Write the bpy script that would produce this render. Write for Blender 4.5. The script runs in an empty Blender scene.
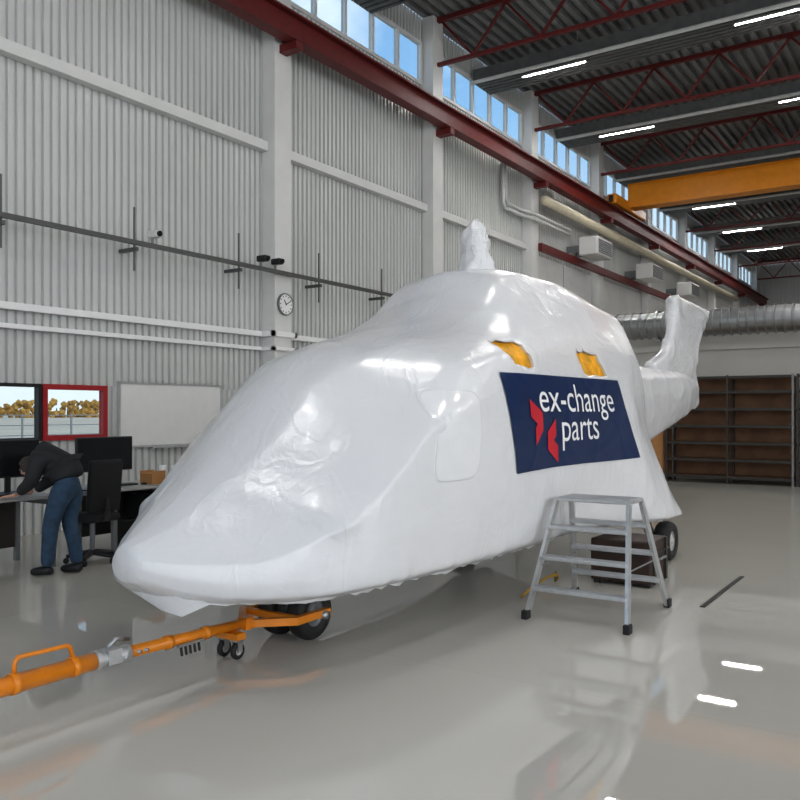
import bpy, bmesh, math, random
from mathutils import Vector, Matrix, noise
random.seed(7)
S = bpy.context.scene
C = S.collection
PI = math.pi
S.view_settings.view_transform = 'Standard'
S.view_settings.exposure = .60
S.view_settings.gamma = .88

# ------------------------------------------------------------ materials
def mat(name, col, rough=.5, metal=0, var=.08, scale=6, bump=0, bscale=40, coat=0, emit=0, bdist=.01, distort=0.0, detail=4, spec=.5, bmap=None, fine=0, fscale=14, fdist=.006):
    m = bpy.data.materials.new(name); m.use_nodes = True
    nt = m.node_tree; N = nt.nodes; L = nt.links
    p = N['Principled BSDF']
    p.inputs['Roughness'].default_value = rough
    p.inputs['Metallic'].default_value = metal
    p.inputs['Coat Weight'].default_value = coat
    p.inputs['Specular IOR Level'].default_value = spec
    tc = N.new('ShaderNodeTexCoord')
    nz = N.new('ShaderNodeTexNoise'); nz.inputs['Scale'].default_value = scale; nz.inputs['Detail'].default_value = 3
    L.new(tc.outputs['Object'], nz.inputs['Vector'])
    cr = N.new('ShaderNodeValToRGB')
    cr.color_ramp.elements[0].position = .3; cr.color_ramp.elements[1].position = .7
    cr.color_ramp.elements[0].color = [max(0, c*(1-var)) for c in col]+[1]
    cr.color_ramp.elements[1].color = [min(1, c*(1+var)) for c in col]+[1]
    L.new(nz.outputs['Fac'], cr.inputs['Fac'])
    L.new(cr.outputs['Color'], p.inputs['Base Color'])
    if bump:
        n2 = N.new('ShaderNodeTexNoise'); n2.inputs['Scale'].default_value = bscale
        n2.inputs['Detail'].default_value = detail; n2.inputs['Distortion'].default_value = distort
        if bmap:
            mp = N.new('ShaderNodeMapping'); mp.inputs['Scale'].default_value = bmap; mp.inputs['Rotation'].default_value = (.35,.2,.15)
            L.new(tc.outputs['Object'], mp.inputs['Vector']); L.new(mp.outputs['Vector'], n2.inputs['Vector'])
        else: L.new(tc.outputs['Object'], n2.inputs['Vector'])
        b = N.new('ShaderNodeBump'); b.inputs['Strength'].default_value = bump; b.inputs['Distance'].default_value = bdist
        L.new(n2.outputs['Fac'], b.inputs['Height']); L.new(b.outputs['Normal'], p.inputs['Normal'])
        prev = b
        lay = (((1.5,.5,1.2),(-.5,.3,.2),1,1),((1.2,1.0,.45),(.4,-.3,.5),1.6,1),((1.3,.6,1.0),(.2,.5,-.4),4.2,.26)) if fine else ()
        for ms, mr_, fs_, fd_ in lay:
            # sharp tension creases in the film: folded noise
            n3 = N.new('ShaderNodeTexNoise'); n3.inputs['Scale'].default_value = fscale*fs_; n3.inputs['Detail'].default_value = 2.5; n3.inputs['Distortion'].default_value = .8
            mp2 = N.new('ShaderNodeMapping'); mp2.inputs['Scale'].default_value = ms; mp2.inputs['Rotation'].default_value = mr_
            L.new(tc.outputs['Object'], mp2.inputs['Vector']); L.new(mp2.outputs['Vector'], n3.inputs['Vector'])
            s1 = N.new('ShaderNodeMath'); s1.operation = 'SUBTRACT'; s1.inputs[1].default_value = .5; L.new(n3.outputs['Fac'], s1.inputs[0])
            s2 = N.new('ShaderNodeMath'); s2.operation = 'ABSOLUTE'; L.new(s1.outputs[0], s2.inputs[0])
            s3 = N.new('ShaderNodeMath'); s3.operation = 'MINIMUM'; s3.inputs[1].default_value = .05; L.new(s2.outputs[0], s3.inputs[0])
            b2 = N.new('ShaderNodeBump'); b2.invert = True; b2.inputs['Strength'].default_value = fine; b2.inputs['Distance'].default_value = fdist*fd_
            L.new(s3.outputs[0], b2.inputs['Height']); L.new(prev.outputs['Normal'], b2.inputs['Normal']); L.new(b2.outputs['Normal'], p.inputs['Normal'])
            prev = b2
    if emit:
        L.new(cr.outputs['Color'], p.inputs['Emission Color']); p.inputs['Emission Strength'].default_value = emit
    return m

M = {}
M['wrap'] = mat('shrink_wrap', (.73,.735,.755), .23, var=.02, scale=2, bump=.32, bscale=1.8, bdist=.03, distort=.9, detail=4, coat=.2, bmap=(1.3,.6,1.5), fine=.34, fscale=1.5, fdist=.088)
M['wrapfine'] = mat('crumpled_wrap', (.73,.735,.755), .2, var=.03, scale=4, bump=.6, bscale=6, bdist=.03, distort=1.2, detail=5, fine=.6, fscale=3.5, fdist=.08, coat=.3)
M['patch'] = mat('clear_patch', (.80,.805,.82), .12, var=.02, coat=.5, bump=.2, bscale=2, bdist=.02)
M['navy'] = mat('banner_navy', (.003,.021,.086), .35, var=.1, scale=3, bump=.06, bscale=3, bdist=.02, spec=.35)
M['white'] = mat('white_print', (.86,.86,.86), .4, var=.02)
M['redprint'] = mat('red_print', (.55,.012,.03), .4, var=.04)
M['foil'] = mat('yellow_foil', (.78,.38,.008), .45, var=.3, scale=7, bump=.6, bscale=9, bdist=.03)
M['rubber'] = mat('rubber', (.016,.016,.017), .6, var=.2, bump=.2)
M['hub'] = mat('wheel_hub', (.55,.55,.53), .4, metal=.3)
M['steel'] = mat('steel_grey', (.42,.43,.44), .35, metal=.8)
M['alu'] = mat('aluminium', (.60,.61,.62), .36, metal=.75, var=.06, scale=20)
M['orange'] = mat('tow_orange', (.72,.24,.008), .33, var=.1, scale=7, coat=.3)
M['crane'] = mat('crane_orange', (.76,.28,.008), .4, var=.05)
M['redsteel'] = mat('red_oxide_steel', (.13,.013,.012), .5, var=.15)
M['redframe'] = mat('red_frame', (.38,.02,.025), .4)
M['whitesteel'] = mat('white_steel', (.70,.70,.69), .45, var=.04, scale=2)
M['wall'] = mat('wall_sheet', (.61,.62,.61), .36, var=.05, scale=.5)
M['partition'] = mat('partition_paint', (.54,.53,.50), .6, var=.04, scale=1)
M['deck'] = mat('roof_deck', (.22,.225,.225), .5, var=.15, scale=1)
M['beam'] = mat('dark_beam', (.13,.135,.135), .5, var=.15, metal=.2)
M['pipe'] = mat('pale_pipe', (.58,.59,.58), .4)
M['cream'] = mat('cream_pipe', (.64,.58,.44), .45)
M['lamp'] = mat('lamp_diffuser', (1,.985,.96), .5, var=0, emit=215)
M['duct'] = mat('galvanised_duct', (.38,.39,.39), .36, metal=.9, var=.03, scale=5)
M['wood'] = mat('dark_shelf_wood', (.20,.108,.055), .6, var=.25, scale=3)
M['wood2'] = mat('brown_wood', (.23,.12,.06), .6, var=.2, scale=4)
M['darkmetal'] = mat('dark_metal', (.05,.046,.042), .45, metal=.3)
M['railmetal'] = mat('rail_metal', (.12,.12,.12), .45, metal=.3)
M['darkbrown'] = mat('dark_brown_case', (.04,.022,.016), .5, var=.2)
M['black'] = mat('black_plastic', (.013,.013,.015), .45, var=.1)
M['screen'] = mat('black_screen', (.009,.010,.012), .15)
M['fabric'] = mat('chair_fabric', (.014,.014,.016), .85, bump=.3, bscale=200)
M['desk'] = mat('desk_top', (.40,.40,.39), .4)
M['greymetal'] = mat('grey_metal', (.23,.24,.25), .4, metal=.4)
M['denim'] = mat('denim', (.030,.064,.115), .85, var=.25, scale=14, bump=.3, bscale=60)
M['jacket'] = mat('dark_jacket', (.019,.02,.024), .8, var=.2, bump=.4, bscale=14, bdist=.02)
M['skin'] = mat('skin', (.55,.33,.24), .5)
M['hair'] = mat('hair', (.045,.036,.03), .7, bump=.5, bscale=60)
M['card'] = mat('cardboard', (.44,.22,.08), .7)
M['board'] = mat('whiteboard', (.80,.80,.79), .3, var=.02)
M['leaf'] = mat('autumn_leaf', (.34,.19,.04), .9, var=.35, scale=.4)
M['trunk'] = mat('trunk', (.08,.06,.04), .9)
M['apron'] = mat('outdoor_paving', (.46,.40,.32), 1, var=.08, scale=.1, spec=0)
M['yellow'] = mat('yellow_paint', (.40,.24,.03), .6)
M['eye'] = mat('eye', (.1,.08,.07), .3)

def glass():
    m = bpy.data.materials.new('window_glass'); m.use_nodes = True
    nt = m.node_tree; N = nt.nodes; L = nt.links
    N.remove(N['Principled BSDF'])
    t = N.new('ShaderNodeBsdfTransparent'); g = N.new('ShaderNodeBsdfGlossy'); g.inputs['Roughness'].default_value = .03
    t.inputs['Color'].default_value = (.82,.87,.89,1)
    mx = N.new('ShaderNodeMixShader'); mx.inputs[0].default_value = .04
    L.new(t.outputs[0], mx.inputs[1]); L.new(g.outputs[0], mx.inputs[2])
    L.new(mx.outputs[0], N['Material Output'].inputs[0])
    return m
M['glass'] = glass()

def floor_mat():
    m = bpy.data.materials.new('epoxy_floor'); m.use_nodes = True
    nt = m.node_tree; N = nt.nodes; L = nt.links; N.remove(N['Principled BSDF'])
    tc = N.new('ShaderNodeTexCoord')
    br = N.new('ShaderNodeTexBrick')
    br.inputs['Color1'].default_value = (.60,.58,.53,1); br.inputs['Color2'].default_value = (.63,.61,.56,1)
    br.inputs['Mortar'].default_value = (.57,.55,.50,1)
    br.inputs['Scale'].default_value = 1; br.inputs['Mortar Size'].default_value = .004; br.inputs['Mortar Smooth'].default_value = .4
    br.inputs['Brick Width'].default_value = 7; br.inputs['Row Height'].default_value = 6.0
    br.offset = .3
    L.new(tc.outputs['Object'], br.inputs['Vector'])
    nz = N.new('ShaderNodeTexNoise'); nz.inputs['Scale'].default_value = .9; nz.inputs['Detail'].default_value = 5
    L.new(tc.outputs['Object'], nz.inputs['Vector'])
    cr = N.new('ShaderNodeValToRGB'); cr.color_ramp.elements[0].color = (.94,.94,.94,1); cr.color_ramp.elements[1].color = (1.03,1.03,1.03,1)
    L.new(nz.outputs['Fac'], cr.inputs['Fac'])
    mx = N.new('ShaderNodeMix'); mx.data_type = 'RGBA'; mx.blend_type = 'MULTIPLY'; mx.inputs['Factor'].default_value = 1
    L.new(br.outputs['Color'], mx.inputs['A']); L.new(cr.outputs['Color'], mx.inputs['B'])
    d = N.new('ShaderNodeBsdfDiffuse'); L.new(mx.outputs['Result'], d.inputs['Color'])
    g = N.new('ShaderNodeBsdfGlossy'); g.distribution = 'BECKMANN'
    r2 = N.new('ShaderNodeMapRange'); r2.inputs['To Min'].default_value = .02; r2.inputs['To Max'].default_value = .045
    L.new(nz.outputs['Fac'], r2.inputs['Value']); L.new(r2.outputs['Result'], g.inputs['Roughness'])
    fr = N.new('ShaderNodeFresnel'); fr.inputs['IOR'].default_value = 2.3
    ms = N.new('ShaderNodeMixShader'); L.new(fr.outputs[0], ms.inputs[0]); L.new(d.outputs[0], ms.inputs[1]); L.new(g.outputs[0], ms.inputs[2])
    L.new(ms.outputs[0], N['Material Output'].inputs[0])
    return m
M['floor'] = floor_mat()

# ------------------------------------------------------------ helpers
def off(p):
    v = Vector((0,0,0))
    while p is not None:
        v += p.location; p = p.parent
    return v

def obj(name, bm, m, parent=None, smooth=False):
    me = bpy.data.meshes.new(name)
    bmesh.ops.recalc_face_normals(bm, faces=bm.faces)
    if parent is None:
        xs = [v.co for v in bm.verts]
        lo = Vector([min(v[i] for v in xs) for i in range(3)]); hi = Vector([max(v[i] for v in xs) for i in range(3)])
        base = Vector(((lo.x+hi.x)/2, (lo.y+hi.y)/2, lo.z))
        bmesh.ops.translate(bm, verts=bm.verts, vec=-base)
    else:
        bmesh.ops.translate(bm, verts=bm.verts, vec=-off(parent))
    bm.to_mesh(me); bm.free()
    if smooth:
        for f in me.polygons: f.use_smooth = True
    me.materials.append(M[m] if isinstance(m, str) else m)
    o = bpy.data.objects.new(name, me); C.objects.link(o)
    if parent is None: o.location = base
    else: o.parent = parent
    return o
def objs(name, bm, m, parent, smooth=False):      # every loose piece becomes a part of its own
    bm.verts.index_update(); seen = set(); out = []
    for v0 in list(bm.verts):
        if v0 in seen: continue
        st = [v0]; isl = []; seen.add(v0)
        while st:
            v = st.pop(); isl.append(v)
            for e in v.link_edges:
                w = e.other_vert(v)
                if w not in seen: seen.add(w); st.append(w)
        b = nb(); mp = {v: b.verts.new(v.co) for v in isl}
        for f in {f for v in isl for f in v.link_faces}: b.faces.new([mp[v] for v in f.verts])
        out.append(obj(name, b, m, parent, smooth))
    bm.free(); return out

def tag(o, label, cat, group=None, kind=None):
    o['label'] = label; o['category'] = cat
    if group: o['group'] = group
    if kind: o['kind'] = kind
    return o
def thing(name, loc, label, cat, group=None):
    o = bpy.data.objects.new(name, None); C.objects.link(o); o.location = loc; o.empty_display_size = .2
    return tag(o, label, cat, group)
def struct(name, bm, m, parent=None):
    o = obj(name, bm, m, parent); o['kind'] = 'structure'
    return o
def nb(): return bmesh.new()

def box(bm, x0, x1, y0, y1, z0, z1, mtx=None):
    vs = [bm.verts.new((x,y,z)) for x in (x0,x1) for y in (y0,y1) for z in (z0,z1)]
    for f in ((0,1,3,2),(4,6,7,5),(0,4,5,1),(2,3,7,6),(0,2,6,4),(1,5,7,3)):
        bm.faces.new([vs[i] for i in f])
    if mtx: bmesh.ops.transform(bm, matrix=mtx, verts=vs)
    return vs
def bbox(bm, x0, x1, y0, y1, z0, z1, r=.01, mtx=None):
    b2 = nb(); box(b2, x0,x1,y0,y1,z0,z1)
    bmesh.ops.bevel(b2, geom=b2.edges[:], offset=r, segments=2, affect='EDGES', profile=.5)
    if mtx: bmesh.ops.transform(b2, matrix=mtx, verts=b2.verts)
    me = bpy.data.meshes.new('t'); b2.to_mesh(me); b2.free(); bm.from_mesh(me); bpy.data.meshes.remove(me)

def tube(bm, pts, r, seg=12, cap=True, closed=False, square=False):
    pts = [Vector(p) for p in pts]; n = len(pts); rings = []
    up = None
    for i, p in enumerate(pts):
        if closed: d = pts[(i+1)%n]-pts[i-1]
        elif i == 0: d = pts[1]-pts[0]
        elif i == n-1: d = pts[-1]-pts[-2]
        else: d = (pts[i+1]-p).normalized()+(p-pts[i-1]).normalized()
        d.normalize()
        if up is None: up = Vector((0,0,1)) if abs(d.z) < .9 else Vector((1,0,0))
        a = d.cross(up).normalized(); b = a.cross(d).normalized(); up = b
        rr = r[i] if isinstance(r, (list,tuple)) else r
        sc = 1
        if not closed and 0 < i < n-1:
            c = (pts[i+1]-p).normalized().dot(d); sc = 1/max(c,.5)
        s0 = PI/4 if square else 0
        rings.append([bm.verts.new(p+(a*math.cos(2*PI*k/seg+s0)+b*math.sin(2*PI*k/seg+s0))*rr*sc) for k in range(seg)])
    m = n if closed else n-1
    for i in range(m):
        A, B = rings[i], rings[(i+1)%n]
        for k in range(seg): bm.faces.new((A[k],A[(k+1)%seg],B[(k+1)%seg],B[k]))
    if cap and not closed:
        bm.faces.new(rings[0][::-1]); bm.faces.new(rings[-1])
def bar(bm, p, q, w): tube(bm, [p,q], w*.7071, 4, square=True)

def lathe(bm, prof, mtx, seg=28):
    rings = []
    for r, z in prof:
        if r < 1e-5: rings.append([bm.verts.new(mtx @ Vector((0,0,z)))])
        else: rings.append([bm.verts.new(mtx @ Vector((r*math.cos(2*PI*k/seg), r*math.sin(2*PI*k/seg), z))) for k in range(seg)])
    for A, B in zip(rings, rings[1:]):
        for k in range(seg):
            k2 = (k+1)%seg
            if len(A) == 1 and len(B) == 1: continue
            if len(A) == 1: bm.faces.new((A[0],B[k],B[k2]))
            elif len(B) == 1: bm.faces.new((A[k],A[k2],B[0]))
            else: bm.faces.new((A[k],A[k2],B[k2],B[k]))
def T(x,y,z): return Matrix.Translation((x,y,z))
def RX(a): return Matrix.Rotation(a,4,'X')
def RY(a): return Matrix.Rotation(a,4,'Y')
def RZ(a): return Matrix.Rotation(a,4,'Z')

# ------------------------------------------------------------ camera
cam = bpy.data.cameras.new('camera'); co = bpy.data.objects.new('camera', cam); C.objects.link(co)
cam.sensor_width = 36; cam.lens = 36*830/800; cam.shift_y = .015; cam.clip_end = 2000
YAW = math.atan(555/830)
co.location = (0,0,1.6); co.rotation_euler = (PI/2, 0, YAW)
S.camera = co

# ------------------------------------------------------------ world: bright hazy sky, bluer overhead and away from the sun side
w = bpy.data.worlds.new('world'); S.world = w; w.use_nodes = True
N = w.node_tree.nodes; L = w.node_tree.links
tc = N.new('ShaderNodeTexCoord'); sp = N.new('ShaderNodeSeparateXYZ'); L.new(tc.outputs['Generated'], sp.inputs[0])
cr = N.new('ShaderNodeValToRGB'); e = cr.color_ramp.elements
e[0].position = 0; e[0].color = (.54,.55,.55,1); e[1].position = .75; e[1].color = (.10,.21,.42,1)
k = e.new(.10); k.color = (.50,.54,.57,1); k = e.new(.34); k.color = (.21,.35,.52,1)
nz = N.new('ShaderNodeTexNoise'); nz.inputs['Scale'].default_value = 5; nz.inputs['Detail'].default_value = 6
L.new(tc.outputs['Generated'], nz.inputs['Vector'])
cl = N.new('ShaderNodeMapRange'); cl.inputs['From Min'].default_value = .5; cl.inputs['From Max'].default_value = .75
L.new(nz.outputs['Fac'], cl.inputs['Value'])
mx = N.new('ShaderNodeMix'); mx.data_type = 'RGBA'
L.new(sp.outputs['Z'], cr.inputs['Fac']); L.new(cl.outputs['Result'], mx.inputs['Factor'])
L.new(cr.outputs['Color'], mx.inputs['A']); mx.inputs['B'].default_value = (.60,.62,.64,1)
mr = N.new('ShaderNodeMapRange'); mr.inputs['From Min'].default_value = -.2; mr.inputs['From Max'].default_value = .8
mr.inputs['To Min'].default_value = 0; mr.inputs['To Max'].default_value = 1; L.new(sp.outputs['X'], mr.inputs['Value'])
m2 = N.new('ShaderNodeMix'); m2.data_type = 'RGBA'; L.new(mr.outputs['Result'], m2.inputs['Factor'])
L.new(mx.outputs['Result'], m2.inputs['A']); m2.inputs['B'].default_value = (1.45,1.49,1.54,1)
L.new(m2.outputs['Result'], N['Background'].inputs['Color']); N['Background'].inputs['Strength'].default_value = 1.6

# ------------------------------------------------------------ setting
XW = -10.0; YC = [5.65+5.2*k for k in range(10)]
YEND = 54.0; ZC = 10.5; XR = 16.0; YF = -9.0
bm = nb(); box(bm, XW-.1, XR, YF, YEND, -.12, 0); struct('floor', bm, 'floor')

def corr(bm, y0, y1, z0, z1, pitch=.125, dep=.045):
    n = max(1, round((y1-y0)/pitch)); p = (y1-y0)/n
    pts = []
    for i in range(n):
        a = y0+i*p
        pts += [(a, 0), (a+.55*p, 0), (a+.62*p, -dep), (a+.93*p, -dep)]
    pts.append((y1, 0))
    lo = [bm.verts.new((XW+d, y, z0)) for y, d in pts]; hi = [bm.verts.new((XW+d, y, z1)) for y, d in pts]
    for i in range(len(pts)-1): bm.faces.new((lo[i],lo[i+1],hi[i+1],hi[i]))
bm = nb()
Y0 = YF
WZ0, WZ1 = 1.22, 1.97; CZ0, CZ1 = 8.95, 9.92
corr(bm, Y0, YEND, 0, WZ0); corr(bm, Y0, 5.2, WZ0, WZ1); corr(bm, 7.46, YEND, WZ0, WZ1); corr(bm, Y0, YEND, WZ1, CZ0)
corr(bm, Y0, YEND, CZ1, ZC); corr(bm, Y0, .2, CZ0, CZ1)
for y in [YC[0]-5.2]+YC: corr(bm, y-.25, y+.25, CZ0, CZ1)
corr(bm, YC[-1]+.25, YEND, CZ0, CZ1)
struct('wall_left', bm, 'wall')
bm = nb()
n = 120
pts = []
for i in range(n):
    a = XW+26*i/n; p = 26/n
    pts += [(a,0),(a+.5*p,0),(a+.6*p,.05),(a+.9*p,.05)]
lo = [bm.verts.new((x, YEND+d, 0)) for x,d in pts]; hi = [bm.verts.new((x, YEND+d, ZC)) for x,d in pts]
for i in range(len(pts)-1): bm.faces.new((lo[i],lo[i+1],hi[i+1],hi[i]))
struct('wall_back', bm, 'wall')
bm = nb(); box(bm, XW+.02, XR, 20.7, 20.85, 0, 3.5); box(bm, XW+.02, XR, 20.6, 20.7, 3.08, 3.24)
struct('wall_partition', bm, 'partition')
# the two walls beyond the camera, each with a band of glazing
bm = nb(); box(bm, XR, XR+.1, YF, YEND, 0, 2.2); box(bm, XR, XR+.1, YF, YEND, 8.6, ZC); box(bm, XR, XR+.1, 14, YEND, 2.2, 8.6)
for k in range(6): box(bm, XR, XR+.1, YF+k*4.6, YF+k*4.6+.25, 2.2, 8.6)
struct('wall_right', bm, 'wall')
bm = nb(); box(bm, XW, XR, YF-.1, YF, 0, 2.2); box(bm, XW, XR, YF-.1, YF, 8.6, ZC)
for k in range(7): box(bm, XW+k*4.29, XW+k*4.29+.25, YF-.1, YF, 2.2, 8.6)
struct('wall_front', bm, 'wall')
# roof deck, ridges run along the hall
bm = nb(); pts = []
n = 100
for i in range(n):
    a = XW+26*i/n; p = 26/n
    pts += [(a,0),(a+.4*p,0),(a+.5*p,.11),(a+.9*p,.11)]
lo = [bm.verts.new((x, YF, ZC+d)) for x,d in pts]; hi = [bm.verts.new((x, YEND, ZC+d)) for x,d in pts]
for i in range(len(pts)-1): bm.faces.new((lo[i],lo[i+1],hi[i+1],hi[i]))
struct('ceiling', bm, 'deck')
bm = nb(); box(bm, -400, XW-.15, -200, 500, -.3, -.1); struct('outdoor_ground', bm, 'apron')

# low windows
def window(n, y0, y1, z0, z1, fm, panes=1, fw=.05):
    bm = nb(); x0, x1 = XW-.06, XW+.04
    box(bm, x0,x1, y0,y1, z0,z0+fw); box(bm, x0,x1, y0,y1, z1-fw,z1)
    step = (y1-y0-fw)/panes
    for i in range(panes+1): box(bm, x0,x1, y0+i*step, y0+i*step+fw, z0+fw, z1-fw)
    o = struct('window_%d'%n, bm, fm)
    for i in range(panes):
        b = nb(); box(b, XW-.02, XW-.012, y0+i*step+fw, y0+(i+1)*step, z0+fw, z1-fw)
        obj('pane', b, 'glass', o)
    return o
window(1, 6.46, 7.46, WZ0, WZ1, 'redframe', 1, .07)
window(2, 5.2, 6.44, WZ0, WZ1, 'black', 2, .045)
n = 3
for a, b in zip([YC[0]-5.2]+YC, YC):
    window(n, a+.25, b-.25, CZ0, CZ1, 'whitesteel', 5, .07); n += 1

# columns
names = ['first','second','third','fourth','fifth','sixth','seventh','eighth','ninth','tenth']
for i, y in enumerate(YC[1:]):
    lab = 'white steel wall column carrying the round clock' if i == 0 else 'white steel wall column, %s beyond the one with the clock' % names[i-1]
    t = thing('steel_column', (XW+.16, y, 0), lab, 'column', 'columns along the long wall')
    bm = nb(); box(bm, XW+.01, XW+.30, y-.21, y+.21, 0, ZC-.02); obj('shaft', bm, 'whitesteel', t)
    bm = nb(); box(bm, XW+.30, XW+.68, y-.09, y+.09, 7.80, 7.94); obj('bracket', bm, 'redsteel', t)

# runway girder
bm = nb(); X = -9.45
pr = [(-.13,7.95),(.13,7.95),(.13,7.985),(.015,7.985),(.015,8.37),(.13,8.37),(.13,8.405),(-.13,8.405),(-.13,8.37),(-.015,8.37),(-.015,7.985),(-.13,7.985)]
A = [bm.verts.new((X+a,0,z)) for a,z in pr]; B = [bm.verts.new((X+a,YEND-.05,z)) for a,z in pr]
for i in range(12): bm.faces.new((A[i],A[(i+1)%12],B[(i+1)%12],B[i]))
bm.faces.new(A); bm.faces.new(B)
tr = obj('runway_girder', bm, 'redsteel'); tag(tr, 'long dark red crane runway beam along the top of the left wall', 'beam')
bm = nb(); box(bm, X-.03,X+.03, 0, YEND-.05, 8.405, 8.45); obj('rail', bm, 'steel', tr)

# girts
for i in range(3):
    y0 = YF+.1 if i == 0 else YC[i]+.22; y1 = YC[i+1]-.22
    bm = nb(); box(bm, XW+.005, XW+.16, y0, y1, 6.10, 6.26); o = obj('wall_beam', bm, 'whitesteel')
    tag(o, ['white horizontal wall beam above the desk windows','white horizontal wall beam between first and second column','white horizontal wall beam left of the bent white pipes'][i], 'beam')
bm = nb(); box(bm, XW+.31, XW+.42, 21.45, 50, 6.1, 6.32); tag(obj('door_lintel', bm, 'redsteel'), 'red steel lintel over the white folding door in the left wall', 'lintel')
bm = nb()
for k in range(5):
    for j in range(2): box(bm, XW+.01, XW+.07, 21.5+k*5.2+j*2.35, 23.8+k*5.2+j*2.35, 0, 6.08)
struct('door_1', bm, 'whitesteel')
bm = nb(); tube(bm, [(-9.53,21.5,7.52),(-9.53,46,7.52)], .13, 14); tag(obj('cream_pipe', bm, 'cream', smooth=True), 'thick cream pipe running along wall above the heaters', 'pipe')

# wall heaters
for i, y in enumerate((24.6, 30.0, 35.2)):
    t = thing('fan_heater', (-9.4,y,6.2), ['white box fan heater nearest on the left wall','white box fan heater, middle of three on left wall','white box fan heater, farthest along the left wall'][i], 'heater', 'heaters on the long wall')
    bm = nb(); bbox(bm, -9.5,-8.9, y-.65,y+.65, 6.35,6.9, .04); obj('casing', bm, 'whitesteel', t)
    bm = nb()
    for k in range(7): box(bm, -8.9,-8.87, y-.55,y+.55, 6.42+k*.06, 6.45+k*.06)
    objs('grille_slat', bm, 'greymetal', t)
    bm = nb(); box(bm, -9.98,-9.5, y-.4,y-.34, 6.5,6.7); box(bm, -9.98,-9.5, y+.34,y+.4, 6.5,6.7); objs('bracket', bm, 'greymetal', t)

# bent conduits at third column
for k in range(2):
    d = k*.14
    bm = nb(); tube(bm, [(-9.85,19.6+d,8.6),(-9.85,19.6+d,7.1+d),(-9.85,19.7+d,6.98+d),(-9.85,20.8,6.98+d),(-9.6,20.95,6.9+d),(-9.6,23.5,6.9+d)], .045, 8)
    tag(obj('bent_pipe', bm, 'pipe', smooth=True), ['bent white pipe by third column, lower run','bent white pipe by third column, upper run'][k], 'pipe')

# dark rail with rods
t = thing('wall_rail', (-9.6, 9.5, 3.4), 'dark horizontal rail with vertical rods along the ribbed left wall', 'rail')
bm = nb(); box(bm, -9.64,-9.57, 1, 15, 3.96,4.02); obj('track', bm, 'railmetal', t)
for y in (5.7,7.68,9.74,11.78,13.78):
    bm = nb(); tube(bm, [(-9.66,y,3.6),(-9.66,y,4.5)], .016, 8); r = obj('rod', bm, 'railmetal', t)
    bm = nb(); box(bm, -9.97,-9.6, y-.025,y+.025, 3.88,3.93); obj('arm', bm, 'railmetal', r)
for k, y in enumerate((7.95, 10.55, 10.2)):
    t = thing('cctv_camera', (-9.55, y, 4.03), ['small white camera on the rail above the whiteboard','small dark camera on the rail in front of the clock column','small dark camera on the rail just left of the clock column'][k], 'camera')
    bm = nb(); tube(bm, [(-9.6,y,4.02),(-9.6,y,4.1)], .02, 8); obj('stem', bm, 'greymetal', t)
    bm = nb(); bbox(bm, -9.66,-9.46, y-.06,y+.06, 4.1,4.2, .02); obj('housing', bm, 'whitesteel' if k == 0 else 'black', t)
    bm = nb(); lathe(bm, [(0,0),(.04,0),(.04,.03),(0,.035)], T(-9.46,y,4.15)@RY(PI/2), 14); obj('lens', bm, 'screen', t)
for k, (z, hh) in enumerate(((2.90,.09),(2.66,.06))):
    bm = nb(); box(bm, XW+.005, XW+.1, 1, 10.60, z, z+hh); box(bm, XW+.305, XW+.36, 10.54, 11.16, z, z+hh); box(bm, XW+.005, XW+.1, 11.10, 15.8, z, z+hh); box(bm, XW+.1, XW+.36, 10.54, 10.60, z, z+hh); box(bm, XW+.1, XW+.36, 11.10, 11.16, z, z+hh)
    tag(obj('cable_trunking', bm, 'white'), ['white cable trunking on the left wall, upper of two','white cable trunking on the left wall, lower of two'][k], 'trunking')

# clock
y = YC[1]; t = thing('wall_clock', (XW+.3,y+.03,3.3), 'round white wall clock on the white column', 'clock')
mt = T(XW+.305, y+.03, 3.47)@RY(PI/2)
bm = nb(); lathe(bm, [(0,0),(.19,0),(.195,.03),(.19,.05),(.175,.05),(.175,.035),(0,.035)], mt, 32); obj('case', bm, 'greymetal', t)
bm = nb(); lathe(bm, [(0,.036),(.173,.036),(.173,.04),(0,.04)], mt, 32); d = obj('dial', bm, 'white', t)
bm = nb()
for h in range(12): box(bm, -.008,.008,.13,.155,.041,.043, mt@RZ(h*PI/6))
objs('hour_mark', bm, 'black', d)
bm = nb(); box(bm, -.008,.008,-.02,.09,.044,.047, mt@RZ(2.2)); obj('hand', bm, 'black', t)
bm = nb(); box(bm, -.006,.006,-.02,.13,.048,.051, mt@RZ(.5)); obj('hand', bm, 'black', t)

# whiteboard
t = thing('whiteboard', (XW+.03,8.65,1.1), 'large white board on the wall right of the red window', 'whiteboard')
bm = nb(); box(bm, XW+.01,XW+.035, 7.66,9.64, 1.1,2.02); obj('panel', bm, 'board', t)
bm = nb()
for a in ((7.64,9.66,1.08,1.11),(7.64,9.66,2.01,2.04),(7.64,7.67,1.11,2.01),(9.63,9.66,1.11,2.01)): box(bm, XW+.01,XW+.05,*a)
obj('frame', bm, 'alu', t)
bm = nb(); box(bm, XW+.035,XW+.11, 8.2,9.1, 1.06,1.085); obj('pen_tray', bm, 'alu', t)

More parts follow.
